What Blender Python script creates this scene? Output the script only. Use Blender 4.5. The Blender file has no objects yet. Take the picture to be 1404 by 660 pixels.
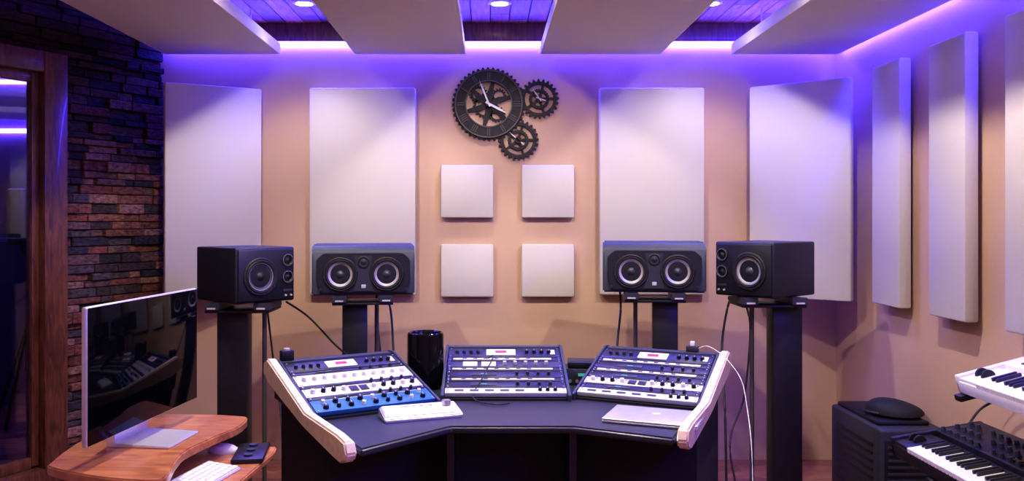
import bpy, bmesh, math, random
from mathutils import Vector, Matrix
random.seed(7)
sc = bpy.context.scene
COL = sc.collection
R = math.radians

# ------------------------------------------------------------------ materials
def newmat(name):
    m = bpy.data.materials.new(name); m.use_nodes = True
    nt = m.node_tree; b = nt.nodes['Principled BSDF']
    return m, nt, b

def mat(name, col, rough=0.5, metal=0.0, noise=0.0, nscale=30, bump=0.0, bscale=200, coat=0.0, emit=None, estr=0, spec=0.5):
    m, nt, b = newmat(name)
    b.inputs['Base Color'].default_value = (*col, 1)
    b.inputs['Roughness'].default_value = rough
    b.inputs['Metallic'].default_value = metal
    b.inputs['Specular IOR Level'].default_value = spec
    if coat: b.inputs['Coat Weight'].default_value = coat
    tc = nt.nodes.new('ShaderNodeTexCoord')
    if noise > 0:
        n = nt.nodes.new('ShaderNodeTexNoise'); n.inputs['Scale'].default_value = nscale
        n.inputs['Detail'].default_value = 6
        nt.links.new(tc.outputs['Object'], n.inputs['Vector'])
        r = nt.nodes.new('ShaderNodeValToRGB')
        r.color_ramp.elements[0].position = 0.3; r.color_ramp.elements[1].position = 0.7
        r.color_ramp.elements[0].color = (*[c*(1-noise) for c in col], 1)
        r.color_ramp.elements[1].color = (*[min(1, c*(1+noise)) for c in col], 1)
        nt.links.new(n.outputs['Fac'], r.inputs['Fac'])
        nt.links.new(r.outputs['Color'], b.inputs['Base Color'])
    if bump > 0:
        n = nt.nodes.new('ShaderNodeTexNoise'); n.inputs['Scale'].default_value = bscale
        nt.links.new(tc.outputs['Object'], n.inputs['Vector'])
        bp = nt.nodes.new('ShaderNodeBump'); bp.inputs['Strength'].default_value = bump
        bp.inputs['Distance'].default_value = 0.003
        nt.links.new(n.outputs['Fac'], bp.inputs['Height'])
        nt.links.new(bp.outputs['Normal'], b.inputs['Normal'])
    if emit:
        b.inputs['Emission Color'].default_value = (*emit, 1)
        b.inputs['Emission Strength'].default_value = estr
    return m

def attrmat(name, rough, nscale=25, stretch=(1, 1, 1), amt=0.5, bump=0.3, spec=0.5):
    """colour comes from the per-piece 'Col' attribute modulated by noise grain"""
    m, nt, b = newmat(name)
    a = nt.nodes.new('ShaderNodeAttribute'); a.attribute_name = 'Col'
    tc = nt.nodes.new('ShaderNodeTexCoord'); mp = nt.nodes.new('ShaderNodeMapping')
    mp.inputs['Scale'].default_value = stretch
    n = nt.nodes.new('ShaderNodeTexNoise'); n.inputs['Scale'].default_value = nscale; n.inputs['Detail'].default_value = 8
    nt.links.new(tc.outputs['Object'], mp.inputs['Vector']); nt.links.new(mp.outputs['Vector'], n.inputs['Vector'])
    mr = nt.nodes.new('ShaderNodeMapRange')
    mr.inputs['From Min'].default_value = 0.3; mr.inputs['From Max'].default_value = 0.7
    mr.inputs['To Min'].default_value = 1-amt; mr.inputs['To Max'].default_value = 1+amt
    nt.links.new(n.outputs['Fac'], mr.inputs['Value'])
    mx = nt.nodes.new('ShaderNodeVectorMath'); mx.operation = 'SCALE'
    nt.links.new(a.outputs['Color'], mx.inputs[0]); nt.links.new(mr.outputs['Result'], mx.inputs['Scale'])
    nt.links.new(mx.outputs['Vector'], b.inputs['Base Color'])
    b.inputs['Roughness'].default_value = rough
    b.inputs['Specular IOR Level'].default_value = spec
    bp = nt.nodes.new('ShaderNodeBump'); bp.inputs['Strength'].default_value = bump; bp.inputs['Distance'].default_value = 0.01
    nt.links.new(n.outputs['Fac'], bp.inputs['Height']); nt.links.new(bp.outputs['Normal'], b.inputs['Normal'])
    return m

def woodmat(name, c1, c2, rough=0.35, scale=(2, 14, 14), coat=0.2):
    m, nt, b = newmat(name)
    tc = nt.nodes.new('ShaderNodeTexCoord'); mp = nt.nodes.new('ShaderNodeMapping')
    mp.inputs['Scale'].default_value = scale
    n = nt.nodes.new('ShaderNodeTexNoise'); n.inputs['Scale'].default_value = 3; n.inputs['Detail'].default_value = 8
    n.inputs['Distortion'].default_value = 1.2
    r = nt.nodes.new('ShaderNodeValToRGB')
    r.color_ramp.elements[0].position = 0.35; r.color_ramp.elements[1].position = 0.65
    r.color_ramp.elements[0].color = (*c1, 1); r.color_ramp.elements[1].color = (*c2, 1)
    nt.links.new(tc.outputs['Object'], mp.inputs['Vector']); nt.links.new(mp.outputs['Vector'], n.inputs['Vector'])
    nt.links.new(n.outputs['Fac'], r.inputs['Fac']); nt.links.new(r.outputs['Color'], b.inputs['Base Color'])
    b.inputs['Roughness'].default_value = rough; b.inputs['Coat Weight'].default_value = coat
    return m

M_wall = mat('tan_paint', (0.56, 0.385, 0.27), 0.75, noise=0.05, nscale=3, bump=0.25, bscale=120)
M_fab = mat('cream_fabric', (0.63, 0.59, 0.55), 0.95, noise=0.05, nscale=400, bump=0.5, bscale=900)
M_fabside = mat('cream_fabric_edge', (0.74, 0.70, 0.69), 0.8, bump=0.3, bscale=900)
M_cloud = mat('cloud_fabric', (0.74, 0.68, 0.63), 0.95, noise=0.05, nscale=400, bump=0.5, bscale=900)
M_stone = attrmat('ledge_stone', 0.85, 35, (1, 1, 2), 0.6, 0.9, 0.3)
M_mortar = mat('dark_mortar', (0.012, 0.01, 0.01), 0.95, noise=0.3)
M_plank = attrmat('ceiling_plank', 0.45, 14, (6, 0.5, 6), 0.45, 0.15)
M_floor = attrmat('floor_plank', 0.35, 14, (0.6, 6, 6), 0.35, 0.1)
M_frame = woodmat('door_wood', (0.075, 0.024, 0.011), (0.19, 0.068, 0.03), 0.4, (14, 14, 2))
M_desk_wood = woodmat('cherry_wood', (0.34, 0.11, 0.045), (0.56, 0.23, 0.095), 0.3, (2, 9, 9), 0.4)
M_maple = woodmat('maple_wood', (0.60, 0.45, 0.33), (0.72, 0.58, 0.45), 0.4, (3, 12, 12))
M_black = mat('black_satin', (0.010, 0.010, 0.015), 0.4, noise=0.1)
M_blackm = mat('black_matte', (0.008, 0.008, 0.012), 0.75, noise=0.2)
M_dkgrey = mat('dark_grey', (0.030, 0.033, 0.048), 0.45, noise=0.1)
M_spk = mat('speaker_blue_grey', (0.034, 0.040, 0.068), 0.5, noise=0.06, bump=0.1)
M_spkdark = mat('speaker_black', (0.011, 0.012, 0.019), 0.45, noise=0.06, bump=0.1)
M_cone = mat('cone_grey', (0.42, 0.41, 0.42), 0.4, metal=0.3, noise=0.08)
M_conedk = mat('cone_dark', (0.05, 0.05, 0.06), 0.4, noise=0.1)
M_rubber = mat('rubber', (0.015, 0.015, 0.017), 0.55, noise=0.1)
M_ring = mat('ring_silver', (0.55, 0.55, 0.6), 0.3, metal=0.8, noise=0.03)
M_deskt = mat('desk_laminate', (0.030, 0.032, 0.052), 0.35, noise=0.1, nscale=60)
M_alu = mat('aluminium', (0.72, 0.72, 0.75), 0.35, metal=0.7, noise=0.03)
M_white = mat('white_plastic', (0.80, 0.79, 0.80), 0.35, noise=0.02)
M_silver = mat('silver_faceplate', (0.56, 0.55, 0.57), 0.4, metal=0.2, noise=0.05)
M_blue = mat('blue_faceplate', (0.03, 0.14, 0.36), 0.4, metal=0.2, noise=0.05)
M_knobw = mat('knob_white', (0.8, 0.78, 0.75), 0.3, noise=0.03)
M_pink = mat('display_white', (0.8, 0.7, 0.75), 0.4, noise=0.05, emit=(0.9, 0.75, 0.9), estr=0.35)
M_red = mat('red_mark', (0.6, 0.03, 0.05), 0.4, noise=0.05)
M_cyan = mat('cyan_led', (0.05, 0.3, 0.3), 0.4, noise=0.02, emit=(0.1, 0.8, 0.6), estr=0.25)
M_screen = mat('screen_glass', (0.002, 0.002, 0.004), 0.05, noise=0.02, spec=0.13)
M_gear = mat('aged_bronze', (0.016, 0.014, 0.015), 0.6, metal=0.2, noise=0.4, nscale=60)
M_num = mat('numeral_pewter', (0.09, 0.085, 0.08), 0.6, noise=0.2)
M_hand = mat('clock_hand_white', (0.75, 0.75, 0.75), 0.5, noise=0.02)
M_macpro = mat('gloss_black', (0.008, 0.008, 0.012), 0.1, metal=0.5, noise=0.02)
M_tube = mat('stand_metal', (0.16, 0.14, 0.14), 0.4, metal=0.6, noise=0.05)
M_bluewall = mat('blue_paint', (0.16, 0.16, 0.34), 0.7, noise=0.1, nscale=3)
M_led = mat('purple_led', (0.5, 0.3, 1), 0.5, noise=0.01, emit=(0.045, 0.032, 1.0), estr=210)
M_ledr = mat('purple_led_side', (0.5, 0.3, 1), 0.5, noise=0.01, emit=(0.042, 0.032, 1.0), estr=330)
M_ledc = mat('purple_led_cloud', (0.5, 0.3, 1), 0.5, noise=0.01, emit=(0.07, 0.04, 1.0), estr=22)
M_led2 = mat('violet_led', (0.5, 0.3, 1), 0.5, noise=0.01, emit=(0.22, 0.08, 1.0), estr=32)
M_lamp = mat('lamp_lens', (1, 1, 1), 0.5, noise=0.01, emit=(1.0, 0.92, 0.86), estr=60)
M_glass, nt, b = newmat('door_glass')
b.inputs['Base Color'].default_value = (0.8, 0.85, 1, 1); b.inputs['Roughness'].default_value = 0.02
mixn = nt.nodes.new('ShaderNodeMixShader'); tr = nt.nodes.new('ShaderNodeBsdfTransparent'); gl = nt.nodes.new('ShaderNodeBsdfGlossy')
gl.inputs['Roughness'].default_value = 0.02; fr = nt.nodes.new('ShaderNodeFresnel'); fr.inputs['IOR'].default_value = 1.6
nt.links.new(fr.outputs[0], mixn.inputs[0]); nt.links.new(tr.outputs[0], mixn.inputs[1]); nt.links.new(gl.outputs[0], mixn.inputs[2])
nt.links.new(mixn.outputs[0], nt.nodes['Material Output'].inputs['Surface'])

# ------------------------------------------------------------------ mesh builder
class MB:
    def __init__(s): s.bm = bmesh.new(); s.mats = []; s.cl = s.bm.loops.layers.float_color.new('Col'); s.T = Matrix.Identity(4)
    def mi(s, m):
        if m not in s.mats: s.mats.append(m)
        return s.mats.index(m)
    def take(s, t, m, M=None, col=None):
        M = s.T @ (M if M is not None else Matrix.Identity(4))
        t.transform(M)
        i = s.mi(m); vm = {}
        for v in t.verts: vm[v] = s.bm.verts.new(v.co)
        for f in t.faces:
            try: nf = s.bm.faces.new([vm[v] for v in f.verts])
            except ValueError: continue
            nf.material_index = i; nf.smooth = True
            if col:
                for l in nf.loops: l[s.cl] = (*col, 1)
        t.free()
    def box(s, c, d, m, bev=0, M=None, col=None, seg=2):
        t = bmesh.new(); bmesh.ops.create_cube(t, size=1)
        for v in t.verts: v.co = Vector((v.co.x*d[0], v.co.y*d[1], v.co.z*d[2]))
        if bev: bmesh.ops.bevel(t, geom=t.edges[:], offset=bev, segments=seg, affect='EDGES', profile=0.5)
        X = Matrix.Translation(c)
        s.take(t, m, (M @ X) if M is not None else X, col)
    def cyl(s, c, r, h, m, ax='Z', seg=28, r2=None, bev=0, M=None):
        t = bmesh.new(); bmesh.ops.create_cone(t, cap_ends=True, segments=seg, radius1=r, radius2=r if r2 is None else r2, depth=h)
        if bev:
            es = [e for e in t.edges if abs(e.verts[0].co.z-e.verts[1].co.z) < 1e-6]
            bmesh.ops.bevel(t, geom=es, offset=bev, segments=2, affect='EDGES')
        Rm = {'Z': Matrix.Identity(4), 'X': Matrix.Rotation(R(90), 4, 'Y'), 'Y': Matrix.Rotation(R(90), 4, 'X')}[ax]
        X = Matrix.Translation(c) @ Rm
        s.take(t, m, (M @ X) if M is not None else X)
    def lathe(s, prof, m, M=None, seg=40):
        t = bmesh.new(); rings = []
        for r, z in prof:
            rings.append([t.verts.new((max(r, 1e-5)*math.cos(2*math.pi*i/seg), max(r, 1e-5)*math.sin(2*math.pi*i/seg), z)) for i in range(seg)])
        for a, b_ in zip(rings[:-1], rings[1:]):
            for i in range(seg):
                j = (i+1) % seg; t.faces.new([a[i], a[j], b_[j], b_[i]])
        s.take(t, m, M)
    def prism(s, pts, z0, z1, m, M=None, bev=0, seg=2):
        t = bmesh.new(); n = len(pts)
        a = [t.verts.new((x, y, z0)) for x, y in pts]; b_ = [t.verts.new((x, y, z1)) for x, y in pts]
        t.faces.new(a[::-1]); t.faces.new(b_)
        for i in range(n):
            j = (i+1) % n; t.faces.new([a[i], a[j], b_[j], b_[i]])
        bmesh.ops.recalc_face_normals(t, faces=t.faces)
        if bev: bmesh.ops.bevel(t, geom=t.edges[:], offset=bev, segments=seg, affect='EDGES')
        s.take(t, m, M)
    def ringgear(s, ro, ri, teeth, depth, m, M=None, tooth=0.012):
        t = bmesh.new(); N = teeth*4; o = []; inn = []
        for k in range(N):
            a = 2*math.pi*k/N; rr = ro if (k % 4) in (0, 1) else ro-tooth
            o.append((rr*math.cos(a), rr*math.sin(a))); inn.append((ri*math.cos(a), ri*math.sin(a)))
        L = {}
        for z in (0, depth):
            L[z] = ([t.verts.new((x, y, z)) for x, y in o], [t.verts.new((x, y, z)) for x, y in inn])
        for k in range(N):
            j = (k+1) % N
            t.faces.new([L[depth][0][k], L[depth][0][j], L[depth][1][j], L[depth][1][k]])
            t.faces.new([L[0][0][j], L[0][0][k], L[0][1][k], L[0][1][j]])
            t.faces.new([L[0][0][k], L[0][0][j], L[depth][0][j], L[depth][0][k]])
            t.faces.new([L[0][1][j], L[0][1][k], L[depth][1][k], L[depth][1][j]])
        s.take(t, m, M)
    def tube(s, pts, r, m, seg=8, smooth=True):
        P = [Vector(p) for p in pts]
        if smooth and len(P) > 2:
            Q = []
            for i in range(len(P)-1):
                p0 = P[max(i-1, 0)]; p1 = P[i]; p2 = P[i+1]; p3 = P[min(i+2, len(P)-1)]
                for k in range(8):
                    u = k/8
                    Q.append(0.5*((2*p1)+(p2-p0)*u+(2*p0-5*p1+4*p2-p3)*u*u+(3*p1-p0-3*p2+p3)*u**3))
            Q.append(P[-1]); P = Q
        t = bmesh.new(); rings = []
        for i, p in enumerate(P):
            d = (P[min(i+1, len(P)-1)]-P[max(i-1, 0)]).normalized()
            up = Vector((0, 0, 1)) if abs(d.z) < 0.9 else Vector((1, 0, 0))
            a = d.cross(up).normalized(); b_ = d.cross(a)
            rings.append([t.verts.new(p+r*(a*math.cos(2*math.pi*k/seg)+b_*math.sin(2*math.pi*k/seg))) for k in range(seg)])
        for a, b_ in zip(rings[:-1], rings[1:]):
            for k in range(seg):
                j = (k+1) % seg; t.faces.new([a[k], a[j], b_[j], b_[k]])
        t.faces.new(rings[0]); t.faces.new(rings[-1][::-1])
        bmesh.ops.recalc_face_normals(t, faces=t.faces)
        s.take(t, m)
    def done(s, name, M=None, parent=None, angle=35):
        me = bpy.data.meshes.new(name)
        bmesh.ops.recalc_face_normals(s.bm, faces=s.bm.faces)
        s.bm.to_mesh(me); s.bm.free()
        for m in s.mats: me.materials.append(m)
        me.set_sharp_from_angle(angle=R(angle))
        ob = bpy.data.objects.new(name, me); COL.objects.link(ob)
        if M is not None: ob.matrix_world = M
        if parent:
            ob.parent = parent
            ob.matrix_parent_inverse = parent.matrix_basis.inverted()
        return ob

def TZ(x, y, z, a=0): return Matrix.Translation((x, y, z)) @ Matrix.Rotation(R(a), 4, 'Z')
def simple(name, c, d, m, bev=0):
    b = MB(); b.box((0, 0, 0), d, m, bev); return b.done(name, Matrix.Translation(c))

# ------------------------------------------------------------------ room shell
CEIL = 2.60
WX = 2.07
simple('wall_back', (-0.0, 5.05, CEIL/2), (4.3, 0.1, CEIL), M_wall)
simple('wall_right', (WX+0.05, 1.75, CEIL/2), (0.1, 6.5, CEIL), M_wall)
simple('wall_front', (-0.33, -1.55, CEIL/2), (4.9, 0.1, CEIL), M_wall)
simple('wall_left', (-2.79, 0.98, CEIL/2), (0.1, 4.96, CEIL), M_wall)

def planks(name, x0, x1, y0, y1, z0, z1, w, along, m, cols):
    b = MB()
    p = x0 if along == 'Y' else y0; e = x1 if along == 'Y' else y1
    while p < e:
        ln0 = y0 if along == 'Y' else x0; ln1 = y1 if along == 'Y' else x1
        q = ln0 - random.random()*0.8
        while q < ln1:
            L = random.uniform(1.2, 2.2); a = max(q, ln0); bb = min(q+L, ln1)
            if bb-a > 0.02:
                c = random.choice(cols); k = random.uniform(0.8, 1.2); c = tuple(v*k for v in c)
                if along == 'Y': b.box((p+w/2, (a+bb)/2, (z0+z1)/2), (w-0.004, bb-a-0.003, z1-z0), m, 0.003, col=c, seg=1)
                else: b.box(((a+bb)/2, p+w/2, (z0+z1)/2), (bb-a-0.003, w-0.004, z1-z0), m, 0.002, col=c, seg=1)
            q += L
        p += w
    return b
b = planks('ceiling', -2.85, 2.17, -1.6, 5.1, CEIL, CEIL+0.03, 0.11, 'Y', M_plank, [(0.30, 0.11, 0.05), (0.40, 0.17, 0.08), (0.2, 0.08, 0.04)])
b.box((-1.6, 2.5, CEIL+0.05), (7.6, 8.2, 0.03), M_mortar)
b.done('ceiling')
b = planks('floor', -5.2, 2.17, -1.6, 6.6, -0.02, 0.0, 0.12, 'X', M_floor, [(0.26, 0.10, 0.06), (0.32, 0.13, 0.08), (0.20, 0.08, 0.05)])
b.box((-1.6, 2.5, -0.04), (7.6, 8.4, 0.03), M_mortar)
b.done('floor')

# stone + door wall, local x = along wall away from corner, local y = into room
u = Vector((-0.468, -0.884, 0)); nrm = Vector((0.884, -0.468, 0))
MW = Matrix(((u.x, nrm.x, 0, -1.95), (u.y, nrm.y, 0, 4.95), (0, 0, 1, 0), (0, 0, 0, 1)))
b = MB()
b.box((0.31, -0.07, CEIL/2), (0.62, 0.1, CEIL), M_mortar)
b.box((1.145, -0.07, (2.29+CEIL)/2), (1.05, 0.1, CEIL-2.29), M_mortar)
scol = [(0.15, 0.062, 0.038), (0.20, 0.085, 0.050), (0.055, 0.036, 0.030), (0.26, 0.14, 0.09), (0.075, 0.056, 0.052), (0.17, 0.062, 0.038), (0.035, 0.030, 0.032), (0.13, 0.075, 0.055)]
z = 0.0
while z < CEIL-0.01:
    h = min(random.uniform(0.03, 0.062), CEIL-z)
    segs = [(-0.02, 0.62)] if z < 2.29 else [(-0.02, 1.67)]
    if z < 2.29 < z+h: h = 2.29-z
    shade_k = 0.95 if z < 1.5 else max(0.22, 0.95-(z-1.5)*1.1)  # shade painted into the stone colour, upper courses ever darker
    for s0, s1 in segs:
        x = s0 - random.random()*0.1
        while x < s1:
            L = random.uniform(0.07, 0.26); a = max(x, s0); e = min(x+L, s1)
            if e-a > 0.012:
                dep = random.uniform(0.02, 0.055)
                c = random.choice(scol); c = tuple(v*shade_k for v in c)
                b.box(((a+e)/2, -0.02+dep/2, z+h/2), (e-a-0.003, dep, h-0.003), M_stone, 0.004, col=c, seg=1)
            x += L
    z += h
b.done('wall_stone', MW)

b = MB()  # door with wooden frame, glass leaf
b.box((0.69, 0.0, 1.145), (0.13, 0.12, 2.29), M_frame, 0.008)
b.box((1.605, 0.0, 1.145), (0.13, 0.12, 2.29), M_frame, 0.008)
b.box((1.15, 0.0, 2.235), (0.79, 0.12, 0.11), M_frame, 0.008)
b.box((1.15, 0.0, 0.085), (0.79, 0.14, 0.17), M_frame, 0.008)
b.box((0.775, -0.01, 1.18), (0.04, 0.05, 2.0), M_frame, 0.006)
b.box((1.52, -0.01, 1.18), (0.04, 0.05, 2.0), M_frame, 0.006)
b.box((1.15, -0.01, 2.155), (0.71, 0.05, 0.05), M_frame, 0.006)
b.box((1.15, -0.01, 0.2), (0.71, 0.05, 0.06), M_frame, 0.006)
b.box((1.15, -0.01, 1.18), (0.71, 0.008, 1.92), M_glass)
b.done('door_1', MW)

# neighbouring live room seen through the glass
simple('wall_live_room_back', (-3.6, 6.55, CEIL/2), (3.4, 0.1, CEIL), M_bluewall)
simple('wall_live_room_side', (-5.15, 4.9, CEIL/2), (0.1, 3.4, CEIL), M_bluewall)
simple('wall_live_room_near', (-4.0, 3.3, CEIL/2), (2.3, 0.1, CEIL), M_bluewall)
simple('wall_live_room_inner', (-1.98, 5.8, CEIL/2), (0.1, 1.5, CEIL), M_bluewall)
b = MB()
b.box((-3.6, 6.485, 2.50), (2.9, 0.02, 0.03), M_led2)
b.box((-3.6, 6.485, 2.12), (2.9, 0.02, 0.03), M_led2)
b.done('led_strip_live_room')
b = MB()
MT = (-3.0, 5.45)
b.tube([(0, 0, 0.45), (0, 0, 1.5)], 0.012, M_black)
for a in (20, 140, 260):
    b.tube([(0, 0, 0.75), (0.35*math.cos(R(a)), 0.35*math.sin(R(a)), 0.01)], 0.012, M_black)
b.box((0, 0, 1.45), (0.10, 0.32, 0.36), M_black, 0.02)
b.cyl((0, 0, 1.25), 0.04, 0.08, M_black)
b.done('microphone_stand', Matrix.Translation((*MT, 0)))

# ------------------------------------------------------------------ LED cove + ceiling clouds + downlights
b = MB()
b.box((0.05, 4.985, 2.545), (4.0, 0.03, 0.11), M_frame, 0.004)
b.done('trim_1')
simple('led_strip_cove', (0.05, 4.985, 2.478), (3.95, 0.02, 0.014), M_led)
simple('led_strip_cove', (WX-0.02, 2.0, 2.46), (0.014, 5.8, 0.02), M_ledr)

def cloud(x0, x1, y0, y1):
    b = MB()
    w = x1-x0; l = y1-y0
    b.box((0, 0, 0.03), (w, l, 0.06), M_cloud, 0.006)
    for sx in (-1, 1):
        b.box((sx*(w/2+0.002), 0, 0.032), (0.006, l, 0.062), M_fabside, 0.002)
        b.box((sx*(w/2-0.07), 0, 0.068), (0.015, l-0.1, 0.012), M_ledc)
    for sx in (-0.35, 0.35):
        for sy in (-0.4, 0.4):
            b.cyl((sx*w, sy*l, 0.06+0.075), 0.004, 0.15, M_alu)
    return b.done('ceiling_acoustic_cloud', Matrix.Translation(((x0+x1)/2, (y0+y1)/2, 2.39)))
for x0, x1 in ((-1.87, -1.21), (-0.77, -0.14), (0.305, 0.99), (1.41, 2.02)):
    cloud(x0, x1, 2.42, 4.86)

def downlight(x, y, power, spot=0, blend=0.25):
    b = MB()
    b.lathe([(0.062, 0.0), (0.062, -0.008), (0.045, -0.01), (0.040, 0.004)], M_white, seg=32)
    b.cyl((0, 0, -0.004), 0.043, 0.004, M_lamp)
    o = b.done('ceiling_downlight', Matrix.Translation((x, y, CEIL)))
    if spot:
        l = bpy.data.lights.new('downlight_lamp', 'SPOT'); l.spot_size = R(spot); l.spot_blend = blend; l.shadow_soft_size = 0.03; l.energy = power
    else:
        l = bpy.data.lights.new('downlight_lamp', 'AREA'); l.shape = 'DISK'; l.size = 0.07; l.energy = power
    l.color = (1.0, 0.88, 0.78)
    lo = bpy.data.objects.new('downlight_lamp', l); COL.objects.link(lo); lo.parent = o; lo.location = (0, 0, -0.016)
for x in (-0.99, 0.06, 1.19):
    downlight(x, 4.50, 22, 110, 0.6)
    downlight(x, 3.1, 105, 168, 0.3)
for x in (-1.1, 0.06, 1.3):
    downlight(x, 1.5, 7)
downlight(0.06, -0.3, 6)
# unseen torchiere-shaped uplights, added behind the camera to brighten the cloud undersides
for x in (-2.0, 1.6):
    b = MB()
    b.cyl((0, 0, 0.015), 0.14, 0.03, M_black, bev=0.005)
    b.cyl((0, 0, 0.88), 0.012, 1.72, M_black)
    b.lathe([(0.012, 1.70), (0.05, 1.72), (0.13, 1.80), (0.17, 1.87), (0.165, 1.87), (0.12, 1.80), (0.045, 1.74), (0.0001, 1.735)], M_white)
    o = b.done('added_fill_stand', Matrix.Translation((x, -0.6, 0)))
    l = bpy.data.lights.new('fill_uplight', 'AREA'); l.shape = 'DISK'; l.size = 0.2; l.energy = 16; l.color = (1.0, 0.9, 0.86)
    lo = bpy.data.objects.new('fill_uplight', l); COL.objects.link(lo); lo.parent = o; lo.location = (0, 0, 1.84); lo.rotation_euler = (math.pi, 0, 0)

# ------------------------------------------------------------------ acoustic panels
def panel(name, w, h, t, M, bev=0.012):
    b = MB()
    b.box((0, -t/2, 0), (w, t, h), M_fab, bev, seg=2)
    for sx in (-1, 1): b.box((sx*w*0.3, 0.005, 0), (0.04, 0.012, h*0.8), M_black)
    return b.done(name, M)
pz = 1.60
panel('acoustic_wall_panel', 0.626, 1.22, 0.055, TZ(-0.743, 4.985, pz))
panel('acoustic_wall_panel', 0.618, 1.22, 0.055, TZ(0.961, 4.985, pz))
def panel_between(p, q):
    p = Vector(p); q = Vector(q); c = (p+q)/2; d = q-p
    a = math.degrees(math.atan2(d.y, d.x)); n = Vector((d.y, -d.x)).normalized()
    c = c - n*0.055
    panel('acoustic_wall_panel', d.length, 1.21, 0.055, TZ(c.x, c.y, pz-0.005, a))
panel_between((-1.80, 4.66), (-1.33, 4.92))
panel_between((1.505, 4.85), (1.945, 4.50))
for y in (4.21, 3.65, 3.09):
    panel('acoustic_wall_panel', 0.295, 1.22, 0.062, TZ(WX-0.02, y, 1.61, -90))
for x in (-0.127, 0.35):
    for z in (1.60, 1.132):
        panel('acoustic_tile', 0.313, 0.313, 0.04, TZ(x, 4.985, z))

# ------------------------------------------------------------------ gear clock
b = MB()
MC = Matrix.Rotation(R(90), 4, 'X')   # local z -> -y
def GM(x, z, y=0): return Matrix.Translation((x, y, z)) @ MC
b.ringgear(0.218, 0.198, 44, 0.02, M_gear, GM(0, 0), 0.012)
b.ringgear(0.200, 0.135, 60, 0.026, M_gear, GM(0, 0), 0.0)
b.ringgear(0.202, 0.194, 60, 0.032, M_num, GM(0, 0), 0.0)
b.ringgear(0.140, 0.133, 60, 0.032, M_num, GM(0, 0), 0.0)
for k in range(12):
    a = 2*math.pi*k/12
    nb = [2, 1, 2, 3, 3, 2, 2, 3, 4, 2, 1, 2][k]
    for j in range(nb):
        off = (j-(nb-1)/2)*0.012
        Mx = GM(0, 0) @ Matrix.Rotation(-a, 4, 'Z') @ Matrix.Translation((off, 0.167, 0.028))
        b.box((0, 0, 0), (0.005, 0.042, 0.006), M_num, M=Mx)
b.ringgear(0.075, 0.055, 18, 0.012, M_gear, GM(-0.02, -0.01), 0.012)
b.ringgear(0.055, 0.035, 16, 0.012, M_gear, GM(-0.06, 0.06), 0.01)
b.ringgear(0.05, 0.03, 14, 0.012, M_gear, GM(0.05, -0.06), 0.01)
b.ringgear(0.045, 0.028, 14, 0.012, M_gear, GM(0.06, 0.05), 0.01)
for k in range(6):
    Mx = GM(0, 0) @ Matrix.Rotation(2*math.pi*k/6+0.3, 4, 'Z')
    b.prism([(0.0, -0.014), (0.14, -0.007), (0.14, 0.012), (0.06, 0.024), (0.0, 0.014)], 0.004, 0.014, M_gear, Mx)
b.cyl((0, -0.02, 0), 0.018, 0.04, M_gear, 'Y')
def hand(L, ang, w, x=0, z=0, y0=0.042):
    Mx = GM(x, z) @ Matrix.Rotation(-R(ang), 4, 'Z')
    b.prism([(-w, -0.02), (w, -0.02), (w*1.1, L*0.6), (0, L), (-w*1.1, L*0.6)], y0, y0+0.004, M_hand, Mx)
hand(0.15, -22, 0.0045); hand(0.125, 118, 0.006, y0=0.037)
for (gx, gz, gr, nt_) in ((0.30, 0.031, 0.118, 24), (0.176, -0.214, 0.121, 24)):
    b.ringgear(gr, gr*0.72, nt_, 0.018, M_gear, GM(gx, gz), 0.016)
    b.ringgear(gr*0.52, gr*0.36, nt_, 0.02, M_gear, GM(gx, gz), 0.004)
    for k in range(5):
        Mx = GM(gx, gz) @ Matrix.Rotation(2*math.pi*k/5, 4, 'Z')
        b.prism([(0, -0.008), (gr*0.8, -0.005), (gr*0.8, 0.009), (0, 0.008)], 0.003, 0.013, M_gear, Mx)
    b.cyl((gx, -0.014, gz), 0.02, 0.028, M_gear, 'Y')
hand(0.07, -35, 0.003, 0.30, 0.031, 0.03); hand(0.05, 110, 0.003, 0.30, 0.031, 0.03)
hand(0.07, -50, 0.003, 0.176, -0.214, 0.03); hand(0.05, 130, 0.003, 0.176, -0.214, 0.03)
b.done('gear_wall_clock', Matrix.Translation((0.0, 4.998, 2.12)), angle=30)

# ------------------------------------------------------------------ speakers
def woofer(b, x, y, z, r, cone, ringm=M_ring):
    Mx = Matrix.Translation((x, y, z)) @ MC
    b.lathe([(r*1.14, 0), (r*1.14, 0.006), (r*1.08, 0.009), (r*1.0, 0.008)], M_rubber, Mx)
    b.lathe([(r*1.0, 0.007), (r*0.95, 0.013), (r*0.86, 0.012), (r*0.80, 0.004)], M_rubber, Mx)
    b.lathe([(r*0.84, 0.007), (r*0.78, 0.006)], ringm, Mx)
    b.lathe([(r*0.79, 0.004), (r*0.32, -0.022+0.012), (r*0.30, -0.008)], cone, Mx)
    b.lathe([(r*0.31, -0.008), (r*0.25, 0.002), (r*0.12, 0.008), (0.0001, 0.010)], M_conedk if cone is M_cone else M_rubber, Mx)
    for k in range(8):
        a = 2*math.pi*k/8+0.2
        b.cyl((x+r*1.08*math.cos(a), y-0.009, z+r*1.08*math.sin(a)), 0.004, 0.003, M_dkgrey, 'Y', 10)

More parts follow.
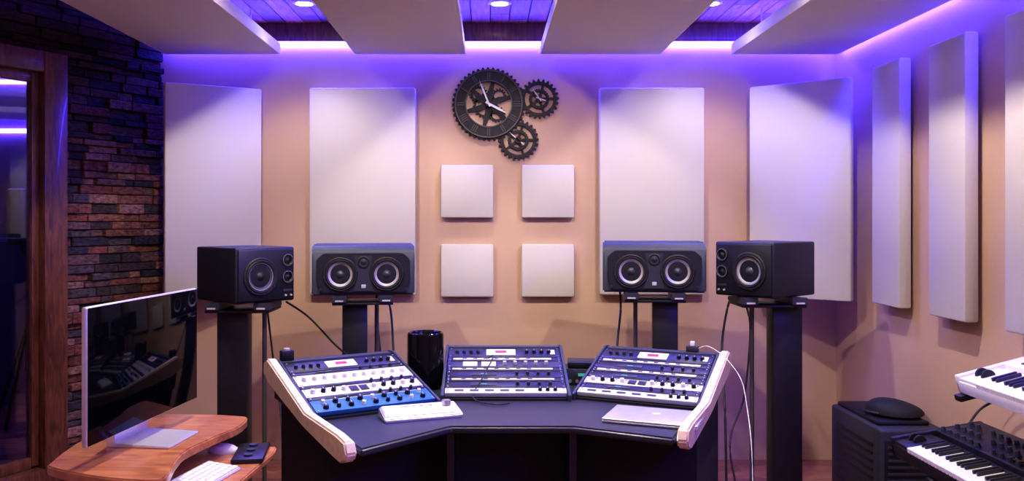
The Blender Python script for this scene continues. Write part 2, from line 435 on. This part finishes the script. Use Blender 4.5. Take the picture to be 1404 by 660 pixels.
def speaker_wide(M):
    b = MB(); w, h, d = 0.505, 0.25, 0.30
    prof = [(0.0, 0.0), (0.0, 0.205), (0.02, 0.235), (0.05, h), (d, h), (d, 0)]
    Mx = Matrix(((0, 0, 1, -w/2), (1, 0, 0, 0), (0, 1, 0, 0), (0, 0, 0, 1)))
    b.prism(prof, 0, w, M_spk, Mx, 0.008)
    X0 = 0.228; Z0 = 0.012; Z1 = 0.208
    pts = [(-X0+0.02, Z0), (X0-0.02, Z0), (X0, Z0+0.05), (X0, Z1-0.03), (X0-0.035, Z1), (-X0+0.035, Z1), (-X0, Z1-0.03), (-X0, Z0+0.05)]
    b.prism(pts, 0, 0.014, M_spkdark, Matrix.Translation((0, 0, 0)) @ MC, 0.004)
    for sx in (-1, 1):
        woofer(b, sx*0.113, -0.014, 0.105, 0.074, M_cone)
    b.prism([(-0.05, 0.02), (0.05, 0.02), (0.028, 0.10), (0.045, 0.195), (-0.045, 0.195), (-0.028, 0.10)], 0.013, 0.019, M_dkgrey, MC, 0.002)
    b.lathe([(0.031, 0.018), (0.031, 0.022), (0.024, 0.024), (0.02, 0.018), (0.0001, 0.024)], M_rubber, Matrix.Translation((0, 0, 0.165)) @ MC)
    b.box((0, -0.02, 0.045), (0.022, 0.004, 0.018), M_silver, 0.002)
    for sx in (-1, 1): b.cyl((sx*0.21, -0.016, 0.03), 0.006, 0.006, M_dkgrey, 'Y', 12)
    return b.done('studio_monitor_speaker', M)

def speaker_side(M, mir, cone):
    b = MB(); w, h, d = 0.315, 0.257, 0.36
    b.box((0, d/2, h/2), (w, d, h), M_spkdark, 0.009, seg=3)
    b.box((0, -0.004, h/2), (w-0.02, 0.012, h-0.02), M_spkdark, 0.004)
    woofer(b, mir*0.035, -0.010, 0.122, 0.078, cone)
    for zz in (0.195, 0.115):
        Mx = Matrix.Translation((-mir*0.112, -0.010, zz)) @ MC
        b.lathe([(0.031, 0.0), (0.031, 0.005), (0.026, 0.006), (0.021, 0.0), (0.012, 0.0), (0.0001, 0.006)], M_rubber, Mx)
        b.lathe([(0.028, 0.0062), (0.0262, 0.0064)], M_ring, Mx)
    b.box((-mir*0.112, -0.011, 0.05), (0.05, 0.003, 0.012), M_dkgrey, 0.001)
    b.cyl((-mir*0.13, -0.013, 0.028), 0.005, 0.006, M_silver, 'Y', 12)
    b.cyl((-mir*0.10, -0.013, 0.028), 0.005, 0.006, M_silver, 'Y', 12)
    return b.done('studio_monitor_speaker', M)

def stand(x, y, ang, top, postw, dx_post, dx_rod, pw):
    b = MB()
    b.box((dx_post, 0, 0.012), (0.36, 0.40, 0.024), M_black, 0.005)
    b.box((dx_post, 0, (top-0.05)/2+0.01), (postw, 0.10, top-0.068), M_black, 0.005)
    b.cyl((dx_rod, 0.05, (top-0.05)/2+0.005), 0.011, top-0.06, M_tube, 'Z')
    b.box((0, 0.0, top-0.044), (pw, 0.24, 0.012), M_black, 0.003)
    b.box((dx_rod, 0.05, 0.012), (0.09, 0.09, 0.022), M_black, 0.003)
    for sx in (-1, 1):
        b.prism([(-0.13, 0), (0.13, 0), (0.13, 0.022), (-0.13, 0.036)], -0.035, 0.035, M_dkgrey,
                Matrix.Translation((sx*(pw/2-0.035), 0, top-0.037)) @ Matrix(((0, 0, 1, 0), (1, 0, 0, 0), (0, 1, 0, 0), (0, 0, 0, 1))), 0.003)
        b.box((sx*(pw/2-0.035), -0.132, top-0.028), (0.04, 0.003, 0.008), M_silver, 0.001)
    return b.done('speaker_stand', TZ(x, y, 0, ang))

def fwd(ang):
    a = R(ang); return Vector((-math.sin(a), math.cos(a)))
def place_spk(kind, cx, cy, ang, zb, depth, **k):
    f = fwd(ang); o = Vector((cx, cy)) - f*depth/2
    M = TZ(o.x, o.y, zb, ang)
    if kind == 'w': speaker_wide(M)
    else: speaker_side(M, k['mir'], k['cone'])
place_spk('s', -1.175, 4.05, 47, 1.045, 0.36, mir=-1, cone=M_conedk)
place_spk('s', 1.335, 4.05, -50, 1.07, 0.36, mir=1, cone=M_cone)
place_spk('w', -0.640, 4.30, 8, 1.058, 0.30)
place_spk('w', 0.840, 4.30, -8, 1.071, 0.30)
S1 = stand(-1.175, 4.03, 0, 1.045, 0.14, -0.045, 0.085, 0.30)
S4 = stand(1.335, 4.03, 0, 1.07, 0.14, 0.085, -0.055, 0.30)
S2 = stand(-0.640, 4.27, 8, 1.058, 0.125, -0.04, 0.07, 0.30)
S3 = stand(0.840, 4.27, -8, 1.071, 0.125, 0.055, -0.09, 0.30)

def cable(name, pts, r, m, parent=None):
    b = MB(); b.tube(pts, r, m); b.done(name, parent=parent)
cable('cable', [(-1.02, 4.22, 1.02), (-0.92, 4.3, 0.93), (-0.78, 4.25, 0.80), (-0.62, 4.1, 0.70), (-0.55, 3.95, 0.55), (-0.5, 3.9, 0.0)], 0.005, M_rubber, S1)
cable('cable', [(-0.55, 4.47, 1.04), (-0.52, 4.45, 0.95), (-0.49, 4.3, 0.80), (-0.46, 4.1, 0.6), (-0.42, 3.95, 0.0)], 0.006, M_rubber, S2)
cable('cable', [(-0.60, 4.50, 1.04), (-0.60, 4.50, 0.9), (-0.56, 4.40, 0.6), (-0.53, 4.3, 0.0)], 0.007, M_rubber, S2)
cable('cable', [(0.70, 4.47, 1.05), (0.70, 4.45, 0.95), (0.66, 4.3, 0.80), (0.62, 4.1, 0.6), (0.6, 3.95, 0.0)], 0.006, M_rubber, S3)
cable('cable', [(1.22, 4.20, 1.05), (1.20, 4.22, 0.98), (1.14, 4.1, 0.80), (1.10, 3.9, 0.5), (1.08, 3.8, 0.0)], 0.006, M_rubber, S4)
cable('cable', [(1.30, 4.35, 1.05), (1.34, 4.30, 0.90), (1.28, 4.2, 0.55), (1.15, 4.0, 0.35), (1.2, 3.9, 0.0)], 0.005, M_rubber, S4)
cable('cable', [(-1.12, 4.22, 1.03), (-1.08, 4.22, 0.7), (-1.00, 4.05, 0.45), (-0.95, 3.9, 0.0)], 0.005, M_rubber, S1)

# ------------------------------------------------------------------ studio desk
DZ = 0.72; RISE = 0.125
def bayM(x, y, a, z=0): return TZ(x, y, z, a)
BAYS = {'L': (-0.605, 2.950, 31, 0.475), 'C': (-0.175, 3.29, 0, 0.485), 'R': (0.345, 3.32, -25, 0.475)}
root = bpy.data.objects.new('studio_desk', None); COL.objects.link(root)
b = MB()
top = [(-0.395, 2.595), (-0.131, 2.885), (0.29, 2.885), (0.602, 2.725), (0.975, 3.53), (0.54, 3.74), (-0.38, 3.74), (-0.845, 3.37)]
b.prism(top, DZ-0.026, DZ, M_deskt, bev=0.008, seg=3)
b.done('desktop', parent=root)
b = MB()
body = [(-0.56, 2.86), (-0.17, 3.13), (0.31, 3.13), (0.75, 3.02), (0.96, 3.51), (0.53, 3.72), (-0.37, 3.72), (-0.83, 3.36)]
b.prism(body, 0.0, DZ-0.026, M_blackm)
b.prism([(-0.145, 2.91), (-0.12, 2.91), (-0.12, 3.14), (-0.145, 3.14)], 0, DZ-0.026, M_black)
b.prism([(0.28, 2.91), (0.305, 2.91), (0.305, 3.14), (0.28, 3.14)], 0, DZ-0.026, M_black)
b.done('carcass', parent=root)
SW = Matrix(((0, 0, 1, 0), (1, 0, 0, 0), (0, 1, 0, 0), (0, 0, 0, 1)))  # profile(y,z) extruded along x
for key, (x, y, a, w) in BAYS.items():
    M0 = bayM(x, y, a)
    b = MB()
    prof = [(0.0, DZ), (0.0, DZ+0.008), (0.41, DZ+0.008+RISE), (0.45, DZ+RISE), (0.45, DZ)]
    b.prism(prof, 0, w, M_black, M0 @ SW)
    side = [(-0.015, DZ), (-0.015, DZ+0.025), (0.41, DZ+RISE+0.031), (0.46, DZ+RISE+0.028), (0.46, DZ)]
    for xs in (-0.013, w+0.001):
        b.prism(side, xs, xs+0.012, M_spk, M0 @ SW, 0.002)
    b.box((w/2, 0.435, DZ+RISE+0.018), (w, 0.045, 0.016), M_spk, 0.004, M=M0)
    b.done('rack_bay', parent=root)
    if key in 'LR':
        b = MB()
        pr = [(-0.405, DZ-0.035), (-0.42, DZ-0.01), (-0.40, DZ+0.025), (-0.33, DZ+0.034), (-0.02, DZ+0.042), (0.42, DZ+RISE+0.042), (0.465, DZ+RISE+0.025), (0.47, DZ+RISE-0.02), (0.40, DZ+0.07), (0.0, DZ-0.01), (-0.30, DZ-0.045), (-0.36, DZ-0.05)]
        xs = -0.055 if key == 'L' else w+0.014
        b.prism(pr, xs, xs+0.038, M_maple, M0 @ SW, 0.006, 3)
        b.done('side_cheek', parent=root)

def knob(b, x, y, r, h, m, M):
    b.cyl((x, y, 0.012+h/2), r, h, m, 'Z', 16, r2=r*0.8, bev=0.0008, M=M)
    b.box((x, y+r*0.4, 0.012+h+0.0004), (r*0.2, r*0.8, 0.001), M_black if m is not M_black else M_knobw, M=M)
def rack(M, w, U, style):
    b = MB(); H = U*0.0435-0.002
    face = {'blue': M_blue, 'silver': M_silver, 'white': M_silver, 'black': M_black, 'display': M_black, 'patch': M_dkgrey, 'thin': M_black, 'plate': M_silver, 'meter': M_dkgrey}[style]
    b.box((w/2, H/2, 0.003), (w-0.004, H, 0.018), face, 0.0015, M=M)
    for sx in (0.012, w-0.012):
        for sy in (0.008, H-0.008):
            b.cyl((sx, sy, 0.013), 0.003, 0.003, M_ring, 'Z', 8, M=M)
    if style == 'blue':
        for r_ in range(2):
            for k in range(9):
                xx = 0.045+k*(w-0.09)/8; yy = H*(0.28+0.44*r_)
                knob(b, xx, yy, 0.0085 if (k+r_) % 2 else 0.011, 0.014, M_knobw if (k*3+r_) % 4 == 1 else M_black, M)
        b.box((w/2, H-0.005, 0.0125), (w*0.8, 0.002, 0.0005), M_white, M=M)
    elif style in ('silver', 'white'):
        for k in range(11):
            xx = 0.035+k*(w-0.07)/10
            if k in (4, 5) and style == 'silver':
                b.box((xx, H/2, 0.0135), (0.032, H*0.6, 0.003), M_black, 0.001, M=M); continue
            knob(b, xx, H*0.52, 0.0095, 0.015, M_knobw if style == 'white' else (M_black if k % 3 else M_knobw), M)
            b.cyl((xx+0.014, H*0.75, 0.014), 0.0025, 0.008, M_ring, 'Z', 8, M=M)
    elif style == 'display':
        b.box((w*0.47, H*0.5, 0.0135), (w*0.26, H*0.62, 0.005), M_pink, 0.002, M=M)
        b.box((w*0.47, H*0.5, 0.0165), (w*0.10, H*0.26, 0.001), M_red, M=M)
        for k in range(4):
            knob(b, w*0.08+k*0.03, H*0.5, 0.008, 0.012, M_dkgrey, M)
            knob(b, w*0.70+k*0.032, H*0.5, 0.009, 0.012, M_black, M)
        b.box((w*0.93, H*0.5, 0.013), (0.02, H*0.5, 0.003), M_silver, M=M)
    elif style == 'meter':
        for k in range(2):
            b.box((w*(0.2+0.16*k), H*0.5, 0.013), (0.06, H*0.7, 0.004), M_pink, 0.001, M=M)
        for k in range(5): knob(b, w*0.5+k*w*0.09, H*0.5, 0.009, 0.014, M_silver, M)
    elif style == 'plate':
        for k in range(5): b.box((w*0.12+k*0.06, H*0.5, 0.0125), (0.035, H*0.28, 0.003), M_dkgrey, 0.001, M=M)
        for k in range(3): knob(b, w*0.78+k*0.03, H*0.5, 0.008, 0.012, M_black, M)
    elif style == 'thin':
        b.box((w*0.48, H*0.5, 0.0125), (w*0.86, H*0.5, 0.004), M_silver, 0.001, M=M)
        for k in range(7): b.box((w*0.15+k*0.045, H*0.5, 0.015), (0.018, H*0.16, 0.002), M_black, M=M)
    elif style == 'black':
        b.box((w*0.32, H*0.5, 0.013), (w*0.22, H*0.45, 0.003), M_dkgrey, 0.001, M=M)
        b.box((w*0.32, H*0.5, 0.0148), (w*0.05, H*0.08, 0.001), M_cyan, M=M)
        for k in range(4): knob(b, w*0.6+k*w*0.09, H*0.5, 0.007, 0.012, M_dkgrey, M)
    b.done('rack_unit', parent=root)
sl = math.degrees(math.atan2(RISE, 0.41))
lay = {'L': [(2, 'blue'), (0.5, 'black'), (1.5, 'silver'), (0.5, 'black'), (2, 'white'), (0.5, 'black'), (2, 'display')],
       'C': [(1, 'plate'), (1.2, 'black'), (0.7, 'thin'), (1.3, 'black'), (0.7, 'thin'), (1.3, 'meter'), (0.8, 'thin'), (2, 'display')],
       'R': [(1, 'plate'), (0.9, 'black'), (1.2, 'silver'), (1.1, 'black'), (0.8, 'thin'), (1.2, 'black'), (0.8, 'thin'), (2, 'display')]}
for key, (x, y, a, w) in BAYS.items():
    M0 = bayM(x, y, a, DZ+0.016) @ Matrix.Rotation(R(sl), 4, 'X')
    v = 0.010
    for U, st in lay[key]:
        rack(M0 @ Matrix.Translation((0, v, 0)), w, U, st); v += U*0.0435+0.0015

x, y, a, w = BAYS['L']
b = MB()
b.box((0, 0, 0.02), (0.05, 0.035, 0.04), M_black, 0.004); b.cyl((0, 0, 0.043), 0.012, 0.01, M_silver)
b.done('level_controller', bayM(x, y, a) @ Matrix.Translation((0.03, 0.435, DZ+RISE+0.0265)))
x, y, a, w = BAYS['R']
b = MB()
b.box((0, 0, 0.012), (0.05, 0.03, 0.024), M_dkgrey, 0.003); b.box((0.0, 0, 0.034), (0.018, 0.018, 0.02), M_white, 0.003)
b.done('usb_adapter', bayM(x, y, a) @ Matrix.Translation((w*0.78, 0.435, DZ+RISE+0.0265)))
cable('cable', [(0.885, 3.55, 0.885), (0.92, 3.52, 0.90), (0.955, 3.40, 0.875), (0.985, 3.28, 0.81), (0.985, 3.2, 0.72), (0.965, 3.08, 0.6), (0.945, 3.0, 0.4), (0.935, 3.0, 0.2), (0.93, 3.0, 0.01)], 0.0015, M_white, root)
cable('cable', [(0.0, 3.56, 0.845), (0.02, 3.50, 0.86), (-0.02, 3.40, 0.80), (-0.06, 3.28, 0.735), (0.02, 3.2, 0.727), (0.08, 3.22, 0.727)], 0.003, M_rubber, root)

# cylinder computer
b = MB()
r = 0.077; H = 0.235
b.lathe([(0.0001, 0.0), (r*0.8, 0.0), (r*0.82, 0.006), (r, 0.010), (r, H-0.012), (r*0.97, H-0.003), (r*0.90, H), (r*0.80, H-0.004), (r*0.72, H-0.03), (r*0.45, H-0.05), (0.0001, H-0.05)], M_macpro, seg=56)
b.cyl((0, 0, H-0.045), r*0.4, 0.012, M_dkgrey)
b.box((0, -r+0.002, 0.10), (0.05, 0.006, 0.14), M_dkgrey, 0.002)
b.done('desktop_computer', TZ(-0.268, 3.56, DZ, 160))

b = MB()
b.box((0, 0, 0.035), (0.16, 0.13, 0.07), M_dkgrey, 0.004)
b.box((0, -0.066, 0.045), (0.05, 0.003, 0.012), M_cyan)
for k in range(5): b.cyl((-0.06+k*0.03, -0.068, 0.018), 0.007, 0.012, M_ring, 'Y', 14)
b.box((0, 0, 0.085), (0.14, 0.12, 0.025), M_black, 0.003)
b.done('audio_interface', TZ(0.415, 3.665, DZ, -5))

b = MB()
b.box((0, 0, 0.0055), (0.33, 0.232, 0.009), M_alu, 0.004, seg=3)
b.box((0, 0, 0.0135), (0.33, 0.232, 0.006), M_alu, 0.0028, seg=3)
b.cyl((0, 0.02, 0.0167), 0.014, 0.0006, M_white)
for sx in (-1, 1):
    for sy in (-1, 1): b.cyl((sx*0.14, sy*0.09, 0.0008), 0.006, 0.0016, M_rubber)
b.done('closed_laptop', TZ(0.592, 2.985, DZ, -22))

# white wedge-shaped monitor remote on the ledge
b = MB()
b.prism([(-0.055, 0.0), (0.055, 0.0), (0.055, 0.034), (0.04, 0.038), (-0.05, 0.018), (-0.055, 0.014)], -0.143, 0.143, M_alu, SW, 0.004, 3)
b.prism([(-0.047, 0.020), (0.038, 0.0395), (0.036, 0.0415), (-0.045, 0.0225)], -0.135, 0.135, M_white, SW, 0.0008)
b.cyl((0.10, 0.012, 0.044), 0.017, 0.018, M_ring, 'Z', 24, bev=0.002)
for k in range(4): b.box((0.04-0.03*k, 0.02, 0.0385), (0.016, 0.009, 0.004), M_silver, 0.001)
b.done('monitor_remote_controller', TZ(-0.245, 3.02, DZ, 20))

def kb(name, M, w, d, rows=5, cols=14):
    b = MB()
    b.prism([(-d/2, 0), (d/2, 0), (d/2, 0.016), (d/2-0.012, 0.018), (-d/2, 0.007)], -w/2, w/2, M_alu, SW, 0.002)
    th = math.atan2(0.011, d-0.012)
    Mk = Matrix.Translation((0, -d/2, 0.0075)) @ Matrix.Rotation(th, 4, 'X')
    for r_ in range(rows):
        for c in range(cols):
            if r_ == 0 and 4 < c < 9:
                continue
            b.box((-w/2+(c+0.5)*w/cols, 0.008+(r_+0.5)*(d-0.02)/rows, 0.0015), (w/cols*0.86, (d-0.02)/rows*0.84, 0.003), M_white, 0.0008, M=Mk, seg=1)
    b.box((0, 0.008+0.5*(d-0.02)/rows, 0.0015), (w/cols*3.9, (d-0.02)/rows*0.84, 0.003), M_white, 0.0008, M=Mk, seg=1)
    return b.done(name, M)

# ------------------------------------------------------------------ computer workstation on the left
root2 = bpy.data.objects.new('computer_table', None); COL.objects.link(root2)
TT = 0.74
def smooth_poly(P, n=6):
    out = []; N = len(P)
    P = [Vector(p) for p in P]
    for i in range(N):
        p0, p1, p2, p3 = P[i-1], P[i], P[(i+1) % N], P[(i+2) % N]
        for k in range(n):
            t = k/n
            out.append(0.5*((2*p1)+(p2-p0)*t+(2*p0-5*p1+4*p2-p3)*t*t+(3*p1-p0-3*p2+p3)*t**3))
    return [(p.x, p.y) for p in out]
tp = smooth_poly([(-1.22, 2.34), (-1.05, 2.255), (-0.90, 2.225), (-0.868, 2.26), (-0.895, 2.40), (-0.905, 2.52), (-0.87, 2.68), (-0.835, 2.80), (-0.84, 2.92), (-0.88, 2.955), (-1.04, 2.98), (-1.20, 2.96), (-1.27, 2.82), (-1.275, 2.6), (-1.25, 2.40)])
b = MB(); b.prism(tp, TT-0.028, TT, M_desk_wood, bev=0.004); b.done('tabletop', parent=root2)
b = MB()
tray = [(-1.15, 2.36), (-0.745, 2.36), (-0.735, 2.50), (-0.715, 2.80), (-0.725, 2.87), (-1.15, 2.87)]
b.prism(tray, 0.635, 0.655, M_desk_wood, bev=0.004)
b.done('tray', parent=root2)
b = MB()
for yy in (2.42, 2.82):
    b.box((-1.13, yy, 0.345), (0.05, 0.06, 0.65), M_black, 0.004)
    b.box((-1.13, yy, 0.69), (0.05, 0.06, 0.05), M_black, 0.004)
b.box((-1.13, 2.62, 0.02), (0.5, 0.6, 0.04), M_black, 0.006)
b.done('legs', parent=root2)

b = MB()  # all-in-one computer; local x width (near->far), front = -y
w, h = 0.66, 0.39
zb = 0.06
b.box((0, 0.012, zb+h/2), (w, 0.018, h), M_alu, 0.006, seg=3)
b.box((0, 0.0022, zb+h/2), (w-0.008, 0.003, h-0.008), M_screen, 0.001)
b.prism([(-0.22, 0.10), (0.22, 0.10), (0.18, 0.42), (-0.18, 0.42)], -0.04, -0.018, M_alu, MC, 0.008)
Mf = Matrix(((0, 0, 1, -0.1), (1, 0, 0, 0), (0, 1, 0, 0), (0, 0, 0, 1)))
b.prism([(-0.115, 0.0), (0.085, 0.0), (0.085, 0.01), (0.06, 0.24), (0.045, 0.24), (0.06, 0.012), (-0.115, 0.006)], 0, 0.2, M_alu, Mf, 0.002)
b.done('desktop_monitor', TZ(-1.065, 2.635, TT, 83.5))

kb('computer_keyboard', TZ(-0.86, 2.47, 0.655, 78), 0.30, 0.125)
b = MB()
b.box((0, 0, 0.008), (0.10, 0.20, 0.016), M_black, 0.004)
for k in range(3): b.cyl((0.0, -0.06+k*0.06, 0.018), 0.014, 0.008, M_dkgrey, 'Z', 20)
b.done('control_surface', TZ(-0.782, 2.76, 0.655, 8))
b = MB()
t = bmesh.new(); bmesh.ops.create_uvsphere(t, u_segments=24, v_segments=14, radius=1)
for v in t.verts:
    v.co = Vector((v.co.x*0.030, v.co.y*0.056, max(v.co.z, -0.15)*0.026+0.004))
b.take(t, M_white); b.box((0, 0.03, 0.028), (0.002, 0.03, 0.002), M_alu)
b.done('computer_mouse', TZ(-0.885, 2.80, 0.655, 75))

# ------------------------------------------------------------------ subwoofer cabinet right
b = MB()
b.box((0, 0, 0.255), (0.30, 0.54, 0.47), M_dkgrey, 0.015, seg=3)
for sx in (-1, 1):
    for sy in (-1, 1): b.cyl((sx*0.12, sy*0.22, 0.011), 0.02, 0.022, M_rubber)
for k in range(9):
    b.box((-0.152, 0.0, 0.10+k*0.038), (0.006, 0.40, 0.014), M_black, 0.002)
b.box((0, -0.272, 0.25), (0.26, 0.008, 0.38), M_black, 0.003)
for k in range(12): b.box((0, -0.278, 0.08+k*0.03), (0.24, 0.004, 0.012), M_dkgrey, 0.001)
b.box((-0.01, 0.02, 0.50), (0.24, 0.44, 0.02), M_black, 0.008)
b.done('subwoofer', TZ(1.905, 4.03, 0, 0))
b = MB()
t = bmesh.new(); bmesh.ops.create_uvsphere(t, u_segments=28, v_segments=16, radius=1)
for v in t.verts:
    zz = v.co.z; v.co = Vector((v.co.x*0.125, v.co.y*0.135, (0.06 if zz > 0 else 0.012)*zz*(1.0-0.35*v.co.x)+0.012))
b.take(t, M_blackm)
b.tube([(-0.12, -0.05, 0.018), (-0.155, 0, 0.022), (-0.12, 0.05, 0.018)], 0.006, M_rubber)
b.tube([(0.12*math.cos(a/16*math.pi*2), 0.13*math.sin(a/16*math.pi*2), 0.014) for a in range(17)], 0.004, M_dkgrey)
b.done('headphone_case', TZ(1.925, 3.98, 0.51, 12))

# ------------------------------------------------------------------ synthesizers
def synth(M, L, D, H, bodym, topm, knobs=True):
    b = MB()
    kd = 0.145
    b.box((L/2, D/2, H*0.35), (L, D, H*0.7), bodym, 0.006)
    b.box((L/2, kd+(D-kd)/2+0.012, H*0.6), (L-0.01, D-kd-0.03, H*0.8), topm, 0.006)
    b.box((0.012, D/2, H*0.5), (0.024, D, H), topm, 0.006)
    b.box((L-0.012, D/2, H*0.5), (0.024, D, H), topm, 0.006)
    b.box((0.075, kd/2+0.005, H*0.62), (0.10, kd, H*0.5), topm, 0.005)
    for k in range(2):
        b.cyl((0.055+k*0.035, kd*0.5, H*0.87), 0.024, 0.010, M_rubber, 'X', 20)
    n = int((L-0.15)/0.0235); x0 = 0.13
    for k in range(n):
        b.box((x0+(k+0.5)*0.0235, 0.068, H*0.74), (0.0222, 0.135, 0.02), M_white, 0.0018, seg=1)
        if k % 7 not in (2, 6) and k < n-1:
            b.box((x0+(k+1)*0.0235, 0.092, H*0.74+0.015), (0.011, 0.088, 0.014), M_black, 0.002, seg=1)
    zt = H
    if knobs:
        nx = int(L/0.045)
        for k in range(1, nx):
            for r_ in range(3):
                if (k*5+r_*3) % 7 == 0: continue
                b.cyl((k*L/nx, kd+0.045+r_*(D-kd-0.07)/2.6, zt+0.008), 0.0095, 0.016, M_dkgrey if topm is not M_black else M_spk, 'Z', 14, r2=0.007)
        b.box((L*0.45, kd+0.09, zt+0.002), (0.16, 0.07, 0.004), M_screen, 0.001)
    else:
        for k in range(8): b.box((0.1+k*0.06, kd+0.06, zt+0.002), (0.035, 0.012, 0.005), M_dkgrey, 0.001)
        for k in range(6): b.cyl((0.12+k*0.09, kd+0.11, zt+0.006), 0.009, 0.012, M_dkgrey, 'Z', 14)
    return b.done('synthesizer_keyboard', M)
def SM(x, y, z, tilt): return Matrix.Translation((x, y, z)) @ Matrix.Rotation(R(-90), 4, 'Z') @ Matrix.Rotation(R(tilt), 4, 'X')
synth(SM(1.69, 3.02, 0.81, 15), 0.95, 0.29, 0.065, M_white, M_white, False)
synth(SM(1.58, 3.28, 0.51, 10), 1.15, 0.36, 0.075, M_black, M_black, True)
b = MB()
for yy in (3.0, 2.35):
    b.box((2.02, yy, 0.50), (0.04, 0.05, 0.96), M_black, 0.004)
    b.box((1.83, yy, 0.02), (0.44, 0.05, 0.04), M_black, 0.004)
    b.box((1.80, yy, 0.533), (0.46, 0.04, 0.022), M_black, 0.003, M=Matrix.Translation((1.80, yy, 0.533)) @ Matrix.Rotation(R(-10), 4, 'Y') @ Matrix.Translation((-1.80, -yy, -0.533)))
    b.box((1.85, yy, 0.838), (0.36, 0.04, 0.022), M_black, 0.003, M=Matrix.Translation((1.85, yy, 0.838)) @ Matrix.Rotation(R(-15), 4, 'Y') @ Matrix.Translation((-1.85, -yy, -0.838)))
b.box((2.02, 2.67, 0.12), (0.03, 0.65, 0.04), M_black, 0.004)
KS = b.done('keyboard_stand')
cable('cable', [(1.9, 3.32, 0.62), (1.98, 3.36, 0.68), (2.02, 3.25, 0.74), (2.03, 3.1, 0.72), (2.03, 3.05, 0.6)], 0.005, M_rubber, KS)

# ------------------------------------------------------------------ world, camera
wd = bpy.data.worlds.new('studio_world'); sc.world = wd; wd.use_nodes = True
wd.node_tree.nodes['Background'].inputs[0].default_value = (0.02, 0.015, 0.04, 1)
wd.node_tree.nodes['Background'].inputs[1].default_value = 0.5
cam = bpy.data.cameras.new('camera'); co = bpy.data.objects.new('camera', cam); COL.objects.link(co)
co.location = (0, 0, 1.43); co.rotation_euler = (R(90), 0, 0)
cam.sensor_width = 36; cam.lens = 1150/1404*36
cam.shift_x = (702-670)/1404; cam.shift_y = -(330-302)/1404
cam.clip_start = 0.05
sc.camera = co
sc.view_settings.view_transform = 'Standard'
try:
    sc.view_settings.look = 'Medium High Contrast'
except Exception as e:
    print('look not available', e)
sc.view_settings.exposure = -0.12
